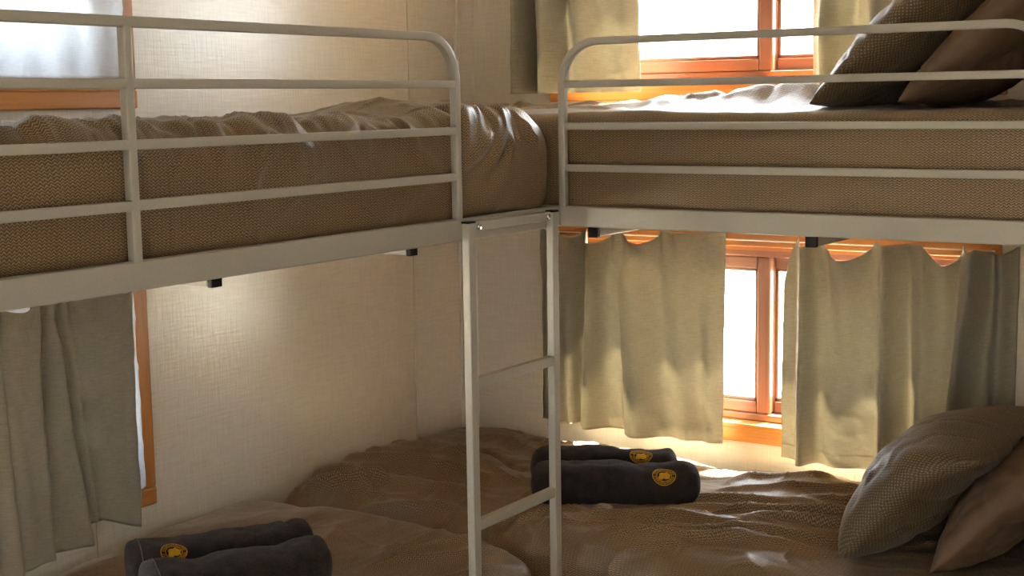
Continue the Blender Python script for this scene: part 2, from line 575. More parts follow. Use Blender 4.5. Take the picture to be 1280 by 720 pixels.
def window(name, axis, a0, a1, z0, z1, meet, cw=0.045, sw=0.042):
    """wooden window with two sashes; axis 1 = back wall (outwards +y), axis 0 = left wall (outwards -x)"""
    mid = (a0+a1)/2
    root = empty(name, (mid, 0, z0) if axis == 1 else (0, mid, z0))
    root['kind'] = 'structure'
    ha = 0 if axis == 1 else 1                 # grain axis of horizontal members
    def bx(nm, p0, p1, d0, d1, q0, q1, mats, hor, parent=root, bev=0.004):
        mat = mats[ha if hor else 2]
        if axis == 1:
            return box(nm, (p0, p1, d0, d1, q0, q1), mat, parent, bev)
        return box(nm, (-d0, -d1, p0, p1, q0, q1), mat, parent, bev)
    # d: depth, negative = into the room
    bx('casing', a0-cw, a1+cw, -0.018, 0.0, z0-cw, z0, MCASE, True)
    bx('casing', a0-cw, a1+cw, -0.018, 0.0, z1, z1+cw, MCASE, True)
    bx('casing', a0-cw, a0, -0.016, 0.0, z0, z1, MCASE, False)
    bx('casing', a1, a1+cw, -0.016, 0.0, z0, z1, MCASE, False)
    e = 0.012
    bx('sill', a0-0.0, a1+0.0, -0.022, 0.10, z0-0.003, z0+e, MCASE, True, bev=0.003)
    bx('head_lining', a0, a1, 0.0, 0.10, z1-e, z1, MCASE, True, bev=0.001)
    bx('jamb_lining', a0, a0+e, 0.0, 0.10, z0+e, z1-e, MCASE, False, bev=0.001)
    bx('jamb_lining', a1-e, a1, 0.0, 0.10, z0+e, z1-e, MCASE, False, bev=0.001)
    b0, b1, y0, y1 = a0+e, a1-e, z0+e, z1-e
    # outer frame
    fr = 0.022
    bx('frame_rail', b0, b1, 0.030, 0.098, y0, y0+fr, MSASH, True)
    bx('frame_rail', b0, b1, 0.030, 0.098, y1-fr, y1, MSASH, True)
    bx('frame_stile', b0, b0+fr, 0.030, 0.098, y0+fr, y1-fr, MSASH, False)
    bx('frame_stile', b1-fr, b1, 0.030, 0.098, y0+fr, y1-fr, MSASH, False)
    c0, c1, w0, w1 = b0+fr, b1-fr, y0+fr, y1-fr
    for k, (s0, s1, dd) in enumerate(((c0, meet+0.022, 0.036), (meet-0.020, c1, 0.066))):
        th = 0.028
        ce = (s0+s1)/2
        sash = bx('sash', s0, s0+sw, dd, dd+th, w0, w1, MSASH, False, bev=0.005)
        bx('sash_stile', s1-sw, s1, dd, dd+th, w0, w1, MSASH, False, sash, 0.005)
        bx('sash_rail', s0+sw, s1-sw, dd, dd+th, w0, w0+0.036, MSASH, True, sash, 0.005)
        bx('sash_rail', s0+sw, s1-sw, dd, dd+th, w1-0.036, w1, MSASH, True, sash, 0.005)
        # glazing bead, a narrow step around the pane
        for q in ((s0+sw, s0+sw+0.010, w0+0.036, w1-0.036, False), (s1-sw-0.010, s1-sw, w0+0.036, w1-0.036, False),
                  (s0+sw, s1-sw, w0+0.036, w0+0.046, True), (s0+sw, s1-sw, w1-0.046, w1-0.036, True)):
            bx('glazing_bead', q[0], q[1], dd+0.007, dd+0.021, q[2], q[3], MSASH, q[4], sash, 0.002)
        if axis == 1:
            box('pane', (s0+sw, s1-sw, dd+0.012, dd+0.016, w0+0.036, w1-0.036), MGLASS, sash, 0)
        else:
            box('pane', (-(dd+0.012), -(dd+0.016), s0+sw, s1-sw, w0+0.036, w1-0.036), MGLASS, sash, 0)
    return root

window('window_1', 1, BX0, BX1, UZ0, UZ1, 1.075)
window('window_2', 1, BX0, BX1, LZ0, LZ1, 1.075)
window('window_3', 0, LY0, LY1, UZ0, UZ1, -2.08, sw=0.07)
window('window_4', 0, LY0, LY1, LZ0, LZ1, -2.08)

# ------------------------------------------------------------------ bunk frames
XL, YR = 0.970, -0.920
ZB0, ZB1 = 1.270, 1.3185            # long beam
RZ = [(1.698, 1.7153), (1.5992, 1.6157), (1.5006, 1.5169), (1.4012, 1.4185)]
HW = 0.0088                          # half of the guard tube
XE = 2.105                           # right end of the right bunk
YE = -3.02                           # near end of the left bunk

def arc(c, r, a0, a1, n=10):
    return [(c[0]+r*math.cos(math.radians(a0+(a1-a0)*k/n)), c[1]+r*math.sin(math.radians(a0+(a1-a0)*k/n))) for k in range(n+1)]

def guard(root, axis, plane, s0, s1, posts):
    """guard rail in a vertical plane: hoop tube bent over both ends, three rails and posts"""
    zt = 1.7066
    R = 0.095
    off = plane-HW if axis == 0 else plane+HW
    def P(s, z):
        return (off, s, z) if axis == 0 else (s, off, z)
    nrm = (1, 0, 0) if axis == 0 else (0, 1, 0)
    lo, hi = s0+HW, s1-HW
    path = [(lo, ZB1-0.002)]+arc((lo+R, zt-R), R, 180, 90)+arc((hi-R, zt-R), R, 90, 0)+[(hi, ZB1-0.002)]
    hoop = square_tube('guard_hoop', [P(*q) for q in path], nrm, HW, HW, MSTEEL, root)
    for z0, z1 in RZ[1:]:
        square_tube('guard_rail', [P(lo, (z0+z1)/2), P(hi, (z0+z1)/2)], nrm, (z1-z0)/2, HW-0.0006, MSTEEL, hoop)
    for q in posts:
        square_tube('guard_post', [P(q, ZB1-0.002), P(q, zt-HW*0.5)], nrm, HW, HW-0.0003, MSTEEL, hoop)
    return hoop

def cap_bar(root, axis, pos, s0, s1):
    z0, z1 = 1.2435, 1.2695
    d = (s0, s1, pos-0.0125, pos+0.0125, z0, z1) if axis == 0 else (pos-0.0125, pos+0.0125, s0, s1, z0, z1)
    b = box('cross_bar', d, MSTEEL, root, 0.003)
    if axis == 0:
        box('end_cap', (s1, s1+0.012, pos-0.0135, pos+0.0135, z0-0.001, z1+0.001), MCAP, b, 0.002)
    else:
        box('end_cap', (pos-0.0135, pos+0.0135, s0-0.012, s0, z0-0.001, z1+0.001), MCAP, b, 0.002)
    return b

# left bunk: runs along the left wall, far end meets the right bunk
lb = empty('bunk_frame', (0.5, -2.0, ZB0))
tag(lb, 'cream steel upper bunk frame with guard rail along the left wall', 'bunk frame', 'upper bunk frames')
box('side_beam', (XL-0.025, XL, YE, YR-0.0005, ZB0, ZB1), MSTEEL, lb, 0.003)
box('wall_beam', (0.002, 0.027, YE, YR-0.0005, ZB0, ZB1), MSTEEL, lb, 0.003)
box('end_beam', (0.027, XL-0.025, YE, YE+0.025, ZB0, ZB1), MSTEEL, lb, 0.003)
box('mattress_board', (0.028, XL-0.026, YE+0.026, YR-0.03, 1.2710, 1.2820), MPLY, lb, 0)
guard(lb, 0, XL, YE, -1.320, (-2.2194-HW,))
for y in (-1.402, -1.985, -2.56):
    cap_bar(lb, 0, y, 0.01, 0.885)
for x in (0.012, XL-0.0225):
    box('leg', (x-0.010, x+0.0225, YE-0.031, YE-0.0005, 0, 1.75), MSTEEL, lb, 0.003)

# right bunk: runs along the back wall into the room corner
rb = empty('bunk_frame', (1.0, -0.45, ZB0))
tag(rb, 'cream steel upper bunk frame with guard rail below the back wall window', 'bunk frame', 'upper bunk frames')
box('side_beam', (0.002, XE, YR, YR+0.025, ZB0, ZB1), MSTEEL, rb, 0.003)
box('wall_beam', (0.002, XE, -0.027, -0.002, ZB0, ZB1), MSTEEL, rb, 0.003)
box('end_beam', (XE-0.025, XE, YR+0.025, -0.027, ZB0, ZB1), MSTEEL, rb, 0.003)
box('mattress_board', (0.004, XE-0.026, YR+0.026, -0.028, 1.2710, 1.2820), MPLY, rb, 0)
guard(rb, 1, YR, 0.965, XE, ())
for x in (1.038, 1.590):
    cap_bar(rb, 1, x, -0.872, -0.02)
box('leg', (XE+0.0005, XE+0.030, YR, YR+0.03, 0, 1.75), MSTEEL, rb, 0.003)

# ------------------------------------------------------------------ ladder
lad = empty('ladder', (XL+0.012, -1.15, 0))
tag(lad, 'cream steel ladder bolted in the inner corner between the two upper bunks', 'ladder')
SX0, SX1 = XL+0.003, XL+0.023
YS = [(-1.331, -1.306), (-0.992, -0.967)]
for y0, y1 in YS:
    st = box('stile', (SX0, SX1, y0, y1, 0.0, 1.309), MSTEEL, lad, 0.0025)
    box('end_cap', (SX0-0.0005, SX1+0.0005, y0-0.0005, y1+0.0005, 1.3092, 1.3135), MCAP, st, 0.001)
    box('foot', (SX0-0.001, SX1+0.001, y0-0.001, y1+0.001, 0.0005, 0.02), MCAP, st, 0.001)
for z in (0.955, 0.632, 0.309):
    box('rung', (SX0+0.001, SX1-0.001, -1.306, -0.992, z-0.012, z+0.012), MSTEEL, lad, 0.0025)
bar = box('top_bar', (SX0+0.004, SX0+0.014, -1.306, -0.992, 1.2905, 1.311), MSTEEL, lad, 0.001)
for y in (-1.287, -1.006):
    cyl('bolt', (SX0+0.012, y, 1.300), (SX0+0.019, y, 1.300), 0.0065, MBOLT, bar, 12)

# ------------------------------------------------------------------ lower bed frames (mostly below the picture)
def low_frame(x0, x1, y0, y1, label):
    root = empty('bed_frame', ((x0+x1)/2, (y0+y1)/2, 0))
    tag(root, label, 'bed frame', 'lower bed frames')
    box('side_rail', (x0, x1, y0, y0+0.025, 0.21, 0.26), MSTEEL, root, 0.003)
    box('side_rail', (x0, x1, y1-0.025, y1, 0.21, 0.26), MSTEEL, root, 0.003)
    box('end_rail', (x0, x0+0.025, y0+0.025, y1-0.025, 0.21, 0.26), MSTEEL, root, 0.003)
    box('end_rail', (x1-0.025, x1, y0+0.025, y1-0.025, 0.21, 0.26), MSTEEL, root, 0.003)
    for x in (x0, x1-0.03):
        for y in (y0, y1-0.03):
            box('leg', (x, x+0.03, y, y+0.03, 0, 0.21), MSTEEL, root, 0.003)
    box('mattress_board', (x0+0.026, x1-0.026, y0+0.026, y1-0.026, 0.235, 0.2595), MPLY, root, 0)
low_frame(0.01, XL-0.03, YE, -0.96, 'cream steel lower bed frame along the left wall')
low_frame(0.01, 2.095, -0.93, -0.01, 'cream steel lower bed frame below the lower back window')

# ------------------------------------------------------------------ bedding
def dz(a):
    v = np.zeros(a.shape+(3,))
    v[..., 2] = a
    return v

def sm(x, a, b):
    t = np.clip((x-a)/(b-a), 0, 1)
    return t*t*(3-2*t)

def crinkle(P, scale, seed, power=7, warp=0.06):
    """narrow ridge lines wandering over the cloth"""
    W = P+warp*np.stack([fbm(P, 4.0, seed+20, 2), fbm(P, 4.0, seed+24, 2), fbm(P, 4.0, seed+28, 2)], -1)
    n = vnoise(W, scale, seed)
    m = np.clip(vnoise(P, 3.0, seed+9)*1.5+0.5, 0, 1)
    return (1-np.minimum(1, np.abs(n)*2.2))**power*m

def streaks(P, i, j, ang, along, across, seed, power=3):
    """long, roughly parallel creases in the plane of axes i, j"""
    a, b = P[..., i], P[..., j]
    wa = 0.035*fbm(P, 3.5, seed+40, 2)
    c, s1 = math.cos(ang), math.sin(ang)
    L = a*c+b*s1
    X = -a*s1+b*c+wa
    Q = np.stack([L, X, 0*L], -1)
    n = vnoise(Q, (along, across, 1), seed)
    m = np.clip(vnoise(P, 4.0, seed+9)*1.6+0.75, 0, 1)
    return (1-np.minimum(1, np.abs(n)*1.9))**power*m

# upper left mattress in its cover
def disp_ul(P, N):
    x, y, z = P[..., 0], P[..., 1], P[..., 2]
    top = np.clip(N[..., 2], 0, 1)
    front = np.clip(N[..., 0], 0, 1)
    a = 0.006*fbm(P, 5.0, 1)*(top+0.5*front)
    a = a+0.010*np.maximum(0, 0.35-np.abs(fbm(P*np.array([1, 1, 1.0]), (7, 9, 7), 5)))*top*1.6
    # rumpled ridge along the top edge
    edge = np.exp(-((x-0.90)/0.07)**2)*sm(z, 1.44, 1.53)
    a = a+edge*0.016*np.abs(fbm(P, (6, 11, 6), 9))*1.5
    hump = np.exp(-((y+1.10)/0.11)**2)*np.exp(-((x-0.58)/0.2)**2)*0.036*top
    hump = hump+np.exp(-((y+2.25)/0.22)**2)*np.exp(-((x-0.7)/0.3)**2)*0.010*top
    # folds radiating from the pinched corner of the cover
    K = (0.905, -1.075, 1.545)
    f = 0
    for b, wd, am in (((0.955, -1.30, 1.43), 0.018, 0.020), ((0.96, -1.22, 1.40), 0.014, 0.016), ((0.96, -1.13, 1.42), 0.012, 0.018),
                      ((0.965, -1.06, 1.44), 0.011, 0.012), ((0.95, -0.985, 1.46), 0.014, 0.017), ((0.60, -0.98, 1.53), 0.02, 0.016),
                      ((0.93, -1.42, 1.50), 0.022, 0.016)):
        f = f+seg_fold(P, K, b, wd, am, 0.45)
    for a_, b_, wd, am in (((0.93, -1.55, 1.53), (0.95, -1.36, 1.42), 0.016, 0.012), ((0.91, -1.48, 1.545), (0.95, -1.44, 1.45), 0.012, 0.012),
                           ((0.96, -1.62, 1.31), (0.965, -1.30, 1.46), 0.03, 0.013), ((0.96, -1.55, 1.30), (0.965, -1.30, 1.40), 0.018, -0.010),
                           ((0.96, -2.05, 1.31), (0.96, -1.75, 1.47), 0.035, 0.012), ((0.96, -2.1, 1.52), (0.96, -1.98, 1.43), 0.018, 0.012),
                           ((0.96, -2.5, 1.33), (0.96, -2.2, 1.50), 0.03, 0.014), ((0.95, -2.3, 1.53), (0.96, -2.24, 1.44), 0.015, 0.010),
                           ((0.95, -1.86, 1.53), (0.96, -1.80, 1.46), 0.015, 0.010), ((0.95, -1.72, 1.54), (0.955, -1.62, 1.44), 0.016, 0.011)):
        f = f+seg_fold(P, a_, b_, wd, am)
    f = f+0.009*crinkle(P, (5, 9, 5), 71)*(top+0.6*front)+0.006*crinkle(P, (9, 12, 8), 83)*(top+0.3*front)
    # flattened against the guard rail, free to bulge at the end
    f = f+0.011*streaks(P, 1, 2, math.radians(38), 2.2, 11, 171)*front*sm(P[..., 2], 1.50, 1.44)
    f = f+0.009*streaks(P, 1, 0, math.radians(70), 3, 12, 175)*top
    keep = 1-0.25*front*sm(-y, 1.30, 1.38)
    bulge = 0.012*front*np.sin(np.clip((z-1.29)/0.24, 0, 1)*math.pi)
    a = (a+f)*keep+bulge*sm(y, -1.36, -1.30)
    # the cover's lower hem lifts at the far end
    lift = 0.035*np.exp(-((y+1.15)/0.12)**2)*np.exp(-((z-1.285)/0.03)**2)*front
    out = N*a[..., None]+dz(hump+lift)
    # keep behind the rails
    Q = P+out
    lim = 0.949+0.018*sm(y, -1.36, -1.28)
    over = np.maximum(0, Q[..., 0]-lim)
    out[..., 0] -= over*0.9
    return out
ul = soft_block('duvet_covered_mattress', (0.012, YE+0.03, 1.2835), (0.940, -0.905, 1.534), (0.055, 0.085, 0.065), 0.0065, disp_ul, MDUVET, uvrot=True)
tag(ul, 'mattress in brown zigzag cover with puckered rounded end, on upper bunk by left wall', 'bedding', 'brown zigzag bedding')

def disp_ur(P, N):
    x, y, z = P[..., 0], P[..., 1], P[..., 2]
    top = np.clip(N[..., 2], 0, 1)
    front = np.clip(-N[..., 1], 0, 1)
    a = 0.006*fbm(P, 4.0, 21)*(top+0.5*front)
    back = sm(y, -0.62, -0.25)
    a = a+0.020*np.abs(fbm(P, (7, 5, 6), 25))*top*back
    f = 0
    for a_, b_, wd, am in (((0.80, -0.30, 1.53), (1.45, -0.26, 1.54), 0.07, 0.030), ((1.15, -0.25, 1.53), (1.45, -0.33, 1.54), 0.05, 0.022),
                           ((0.55, -0.22, 1.53), (0.82, -0.20, 1.54), 0.04, 0.018), ((0.25, -0.18, 1.53), (0.55, -0.35, 1.53), 0.03, 0.016),
                           ((0.70, -0.42, 1.53), (1.4, -0.50, 1.53), 0.02, 0.010)):
        f = f+seg_fold(P, a_, b_, wd, am)
    for a_, b_, wd, am in (((1.05, -0.9, 1.40), (1.55, -0.9, 1.47), 0.03, 0.008), ((1.30, -0.9, 1.32), (1.75, -0.9, 1.38), 0.03, 0.008),
                           ((1.70, -0.9, 1.33), (1.82, -0.9, 1.46), 0.025, 0.007)):
        f = f+seg_fold(P, a_, b_, wd, am)
    f = f+0.008*crinkle(P, (6, 6, 5), 91)*top*sm(y, -0.80, -0.5)+0.007*streaks(P, 0, 2, math.radians(14), 2.0, 9, 201)*front
    out = N*(a+f)[..., None]
    Q = P+out
    under = np.maximum(0, -0.897-Q[..., 1])
    out[..., 1] += under*0.95
    return out
ur = soft_block('duvet_covered_mattress', (0.014, -0.887, 1.283), (XE-0.03, -0.012, 1.542), (0.04, 0.030, 0.03), 0.0065, disp_ur, MDUVET)
tag(ur, 'mattress in brown zigzag cover on upper bunk below the back window, crossed by three rails', 'bedding', 'brown zigzag bedding')

def disp_lr(P, N):
    x, y, z = P[..., 0], P[..., 1], P[..., 2]
    top = np.clip(N[..., 2], 0, 1)
    front = np.clip(-N[..., 1], 0, 1)
    a = 0.012*fbm(P, 3.2, 31)*(top+0.5*front)
    a = a+0.0035*fbm(P, (9, 16, 9), 37)*top
    # long soft creases sweeping from the pillow end towards the towels
    f = 0
    cre = [((1.62, -0.30), (1.05, -0.60), 0.020, 0.016), ((1.66, -0.42), (1.10, -0.66), 0.016, 0.014), ((1.62, -0.52), (1.00, -0.78), 0.020, 0.017),
           ((1.60, -0.63), (1.15, -0.82), 0.016, 0.014), ((1.58, -0.72), (1.05, -0.88), 0.018, 0.013), ((1.50, -0.22), (1.15, -0.42), 0.018, 0.013),
           ((1.35, -0.12), (1.12, -0.30), 0.016, 0.011), ((1.58, -0.34), (1.20, -0.50), 0.012, -0.010), ((1.55, -0.57), (1.1, -0.72), 0.011, -0.010),
           ((1.02, -0.72), (0.92, -0.90), 0.016, 0.012), ((0.92, -0.74), (0.80, -0.91), 0.014, 0.012), ((0.82, -0.78), (0.74, -0.92), 0.016, 0.012),
           # folds on the corner half of the bed
           ((0.06, -0.66), (0.55, -0.62), 0.022, 0.016), ((0.05, -0.80), (0.62, -0.76), 0.020, 0.014), ((0.10, -0.44), (0.60, -0.60), 0.020, 0.016),
           ((0.22, -0.16), (0.62, -0.40), 0.022, 0.016), ((0.34, -0.12), (0.66, -0.30), 0.014, 0.012), ((0.20, -0.30), (0.58, -0.50), 0.013, -0.010),
           ((0.10, -0.90), (0.30, -0.78), 0.030, 0.020), ((0.32, -0.92), (0.60, -0.86), 0.026, 0.014), ((0.15, -0.72), (0.5, -0.69), 0.012, -0.010)]
    wob = P*np.array([1, 1, 0])+0.022*np.stack([fbm(P, 5.0, 161, 2), fbm(P, 5.0, 165, 2), 0*x], -1)
    for a_, b_, wd, am in cre:
        f = f+seg_fold(wob, (*a_, 0), (*b_, 0), wd, am*1.6)*top
    f = f+0.008*crinkle(P*np.array([1, 1, 0.2]), (5, 8, 5), 101)*(top+0.4*front)+0.005*crinkle(P*np.array([1, 1, 0.2]), (9, 13, 8), 113)*top
    f = f+0.014*streaks(P, 0, 1, math.radians(24), 1.5, 11, 181)*(top+0.4*front)*sm(x, 0.75, 1.05)
    f = f+0.010*streaks(P, 0, 1, math.radians(24), 2.2, 20, 187)*(top+0.4*front)*sm(x, 0.9, 1.2)
    f = f+0.013*streaks(P, 0, 1, math.radians(-14), 1.8, 9, 191)*top*sm(-x, -0.85, -0.6)
    f = f+0.011*streaks(P, 0, 1, math.radians(75), 3.0, 10, 195)*(top+front)*np.exp(-((x-0.85)/0.22)**2)*sm(-y, 0.66, 0.80)
    h = 0.030*np.exp(-((y+0.55)/0.28)**2)*np.exp(-((x-0.18)/0.35)**2)*top
    h = h+0.020*np.exp(-((x-0.25)/0.14)**2)*np.exp(-(y/0.10)**2)*top
    h = h+0.018*np.exp(-((y+0.45)/0.3)**2)*np.exp(-((x-1.35)/0.35)**2)*top
    h = h-0.026*np.exp(-((y+0.95)/0.10)**2)*sm(-x, -0.9, -0.6)*top
    h = h-0.020*sm(y, -0.16, -0.02)*sm(x, 0.5, 0.9)*top
    return N*(a+f)[..., None]+dz(h)
lr = soft_block('duvet_covered_mattress', (0.012, -0.955, 0.262), (2.098, -0.008, 0.500), (0.06, 0.09, 0.08), 0.0065, disp_lr, MDUVET)
tag(lr, 'rumpled brown zigzag duvet on lower bed below the back window, under the two round-badged towels', 'bedding', 'brown zigzag bedding')

def disp_ll(P, N):
    x, y, z = P[..., 0], P[..., 1], P[..., 2]
    top = np.clip(N[..., 2], 0, 1)
    a = 0.009*fbm(P, 3.0, 41)*(top+0.5)
    a = a+0.0028*fbm(P, (14, 9, 9), 47)*top
    f = 0
    for a_, b_, wd, am in (((0.88, -1.05), (0.70, -1.35), 0.02, 0.014), ((0.80, -1.02), (0.66, -1.25), 0.016, 0.011), ((0.93, -1.10), (0.84, -1.40), 0.018, 0.012),
                           ((0.45, -1.15), (0.60, -1.45), 0.03, 0.012)):
        f = f+seg_fold(P*np.array([1, 1, 0]), (*a_, 0), (*b_, 0), wd, am)*top
    f = f+0.006*crinkle(P*np.array([1, 1, 0.2]), (7, 4, 5), 121)*top
    f = f+0.010*streaks(P, 0, 1, math.radians(-55), 2.0, 8, 197)*top*sm(x, 0.3, 0.7)
    h = 0.022*np.exp(-((x-0.40)/0.30)**2)*np.exp(-((y+1.25)/0.30)**2)*top
    h = h-0.020*sm(x, 0.72, 0.97)*top
    h = h-0.030*np.exp(-(x/0.10)**2)*top*sm(-y, 1.2, 1.6)
    return N*(a+f)[..., None]+dz(h)
ll = soft_block('duvet_covered_mattress', (0.012, YE+0.03, 0.262), (0.965, -1.005, 0.500), (0.08, 0.08, 0.08), 0.0065, disp_ll, MDUVET, uvrot=True)
tag(ll, 'smooth brown zigzag duvet on lower bed along the left wall, nearest the viewer', 'bedding', 'brown zigzag bedding')

# ------------------------------------------------------------------ pillows
def pillow(name, mat, base, theta, half_l, half_h, T, label, seed, yaw=0.0, group=None, crease=1.0, plump=0.62, bend=0.0):
    nu, nv = 76, 60
    u = np.linspace(-1, 1, nu)
    v = np.linspace(-1, 1, nv)
    U, V = np.meshgrid(u, v)
    sides = []
    for sgn in (1, -1):
        t = (np.clip(1-np.abs(U)**2.6, 0, 1)**plump)*(np.clip(1-np.abs(V)**2.6, 0, 1)**plump)
        X = half_l*U*(0.965+0.035*V**2-0.05*V**6)
        Y = half_h*V*(0.965+0.035*U**2-0.06*U**6)
        P3 = np.stack([X, Y, np.full_like(X, sgn*0.3)], -1)
        wr = 0.012*fbm(P3, 7.0, seed)*t**0.5
        wr = wr-0.008*np.maximum(0, 0.25-np.abs(fbm(P3, (9, 6, 5), seed+3)))*4*t**0.5*crease
        flat = P3*np.array([1, 1, 0])
        for a_, b_, wd, am in (((0.92, 0.1), (0.35, 0.3), 0.016, -0.007), ((0.88, -0.5), (0.45, 0.05), 0.014, -0.006), ((0.8, 0.75), (0.35, 0.35), 0.016, -0.006),
                               ((-0.85, 0.6), (-0.3, 0.2), 0.016, -0.006), ((-0.85, -0.6), (-0.35, -0.1), 0.016, -0.006), ((0.5, -0.8), (0.3, -0.2), 0.016, -0.005)):
            wr = wr+seg_fold(flat, (a_[0]*half_l, a_[1]*half_h, 0), (b_[0]*half_l, b_[1]*half_h, 0), wd, am*crease)*t**0.5
        Z = sgn*(T/2*t+wr*(t > 0))
        sides.append(np.stack([X, Y, Z], -1))
    UVs = []
    for sd3 in sides:
        du = np.linalg.norm(np.diff(sd3, axis=1), axis=-1)
        dv = np.linalg.norm(np.diff(sd3, axis=0), axis=-1)
        au = np.concatenate([np.zeros((nv, 1)), np.cumsum(du, 1)], 1)
        av = np.concatenate([np.zeros((1, nu)), np.cumsum(dv, 0)], 0)
        UVs.append(np.stack([au-au[:, nu//2][:, None], av-av[nv//2][None, :]], -1).reshape(-1, 2))
    me = None
    Vall = np.concatenate([sides[0].reshape(-1, 3), sides[1].reshape(-1, 3)])
    # bend the upper part over
    if bend:
        yy = np.clip(Vall[:, 1]/half_h, -1, 1)
        Vall[:, 2] -= bend*np.maximum(0, yy)**2
    idx = np.arange(nu*nv).reshape(nv, nu)
    F0 = np.stack([idx[:-1, :-1], idx[:-1, 1:], idx[1:, 1:], idx[1:, :-1]], -1).reshape(-1, 4)
    F = np.concatenate([F0, F0[:, ::-1]+nu*nv])
    UVv = np.concatenate(UVs)
    # local -> world: length along -y, height up the slope, thickness along the normal
    up = np.array([math.cos(theta), 0, math.sin(theta)])
    nr = np.array([-math.sin(theta), 0, math.cos(theta)])
    le = np.array([0, -1.0, 0])
    cy_, sy_ = math.cos(yaw), math.sin(yaw)
    Rz = np.array([[cy_, -sy_, 0], [sy_, cy_, 0], [0, 0, 1]])
    Wd = (Vall[:, :1]*le+(Vall[:, 1:2]+half_h*0.95)*up+(Vall[:, 2:3])*nr) @ Rz.T
    Wd = Wd-np.array([0, 0, Wd[:, 2].min()])
    key = np.round(Wd*2e4).astype(np.int64)
    _, first, inv = np.unique(key, axis=0, return_index=True, return_inverse=True)
    inv = inv.reshape(-1)
    Wv = Wd[first]
    FW = inv[F]
    me = bpy.data.meshes.new(name)
    me.vertices.add(len(Wv))
    me.vertices.foreach_set('co', Wv.reshape(-1).astype(np.float32))
    me.loops.add(len(FW)*4)
    me.loops.foreach_set('vertex_index', FW.reshape(-1).astype(np.int32))
    me.polygons.add(len(FW))
    me.polygons.foreach_set('loop_start', (np.arange(len(FW))*4).astype(np.int32))
    me.update(calc_edges=True)
    me.polygons.foreach_set('use_smooth', np.ones(len(FW), dtype=bool))
    l = me.uv_layers.new(name='cloth')
    l.data.foreach_set('uv', UVv[F.reshape(-1)].reshape(-1).astype(np.float32))
    me.validate()
    o = link(name, me, mat)
    o.location = base
    return tag(o, label, 'pillow', group or 'pillows at the end of the right beds')

R = math.radians
pillow('pillow', MPILLOW, (1.545, -0.48, 1.540), R(44), 0.33, 0.235, 0.160,
       'brown zigzag pillow leaning on the plain pillow on the upper right bunk', 3)
pillow('pillow', MPLAIN, (1.745, -0.48, 1.542), R(42), 0.33, 0.235, 0.150,
       'plain cocoa brown pillow behind the zigzag one on the upper right bunk', 8)
pillow('pillow', MPILLOW, (1.625, -0.47, 0.498), R(55), 0.32, 0.205, 0.205,
       'plump brown zigzag pillow leaning at the end of the lower right bed', 13, bend=0.10, plump=0.5)
pillow('pillow', MPLAIN, (1.835, -0.48, 0.500), R(50), 0.32, 0.185, 0.175,
       'plain cocoa brown pillow behind the zigzag one on the lower right bed', 18, bend=0.04)

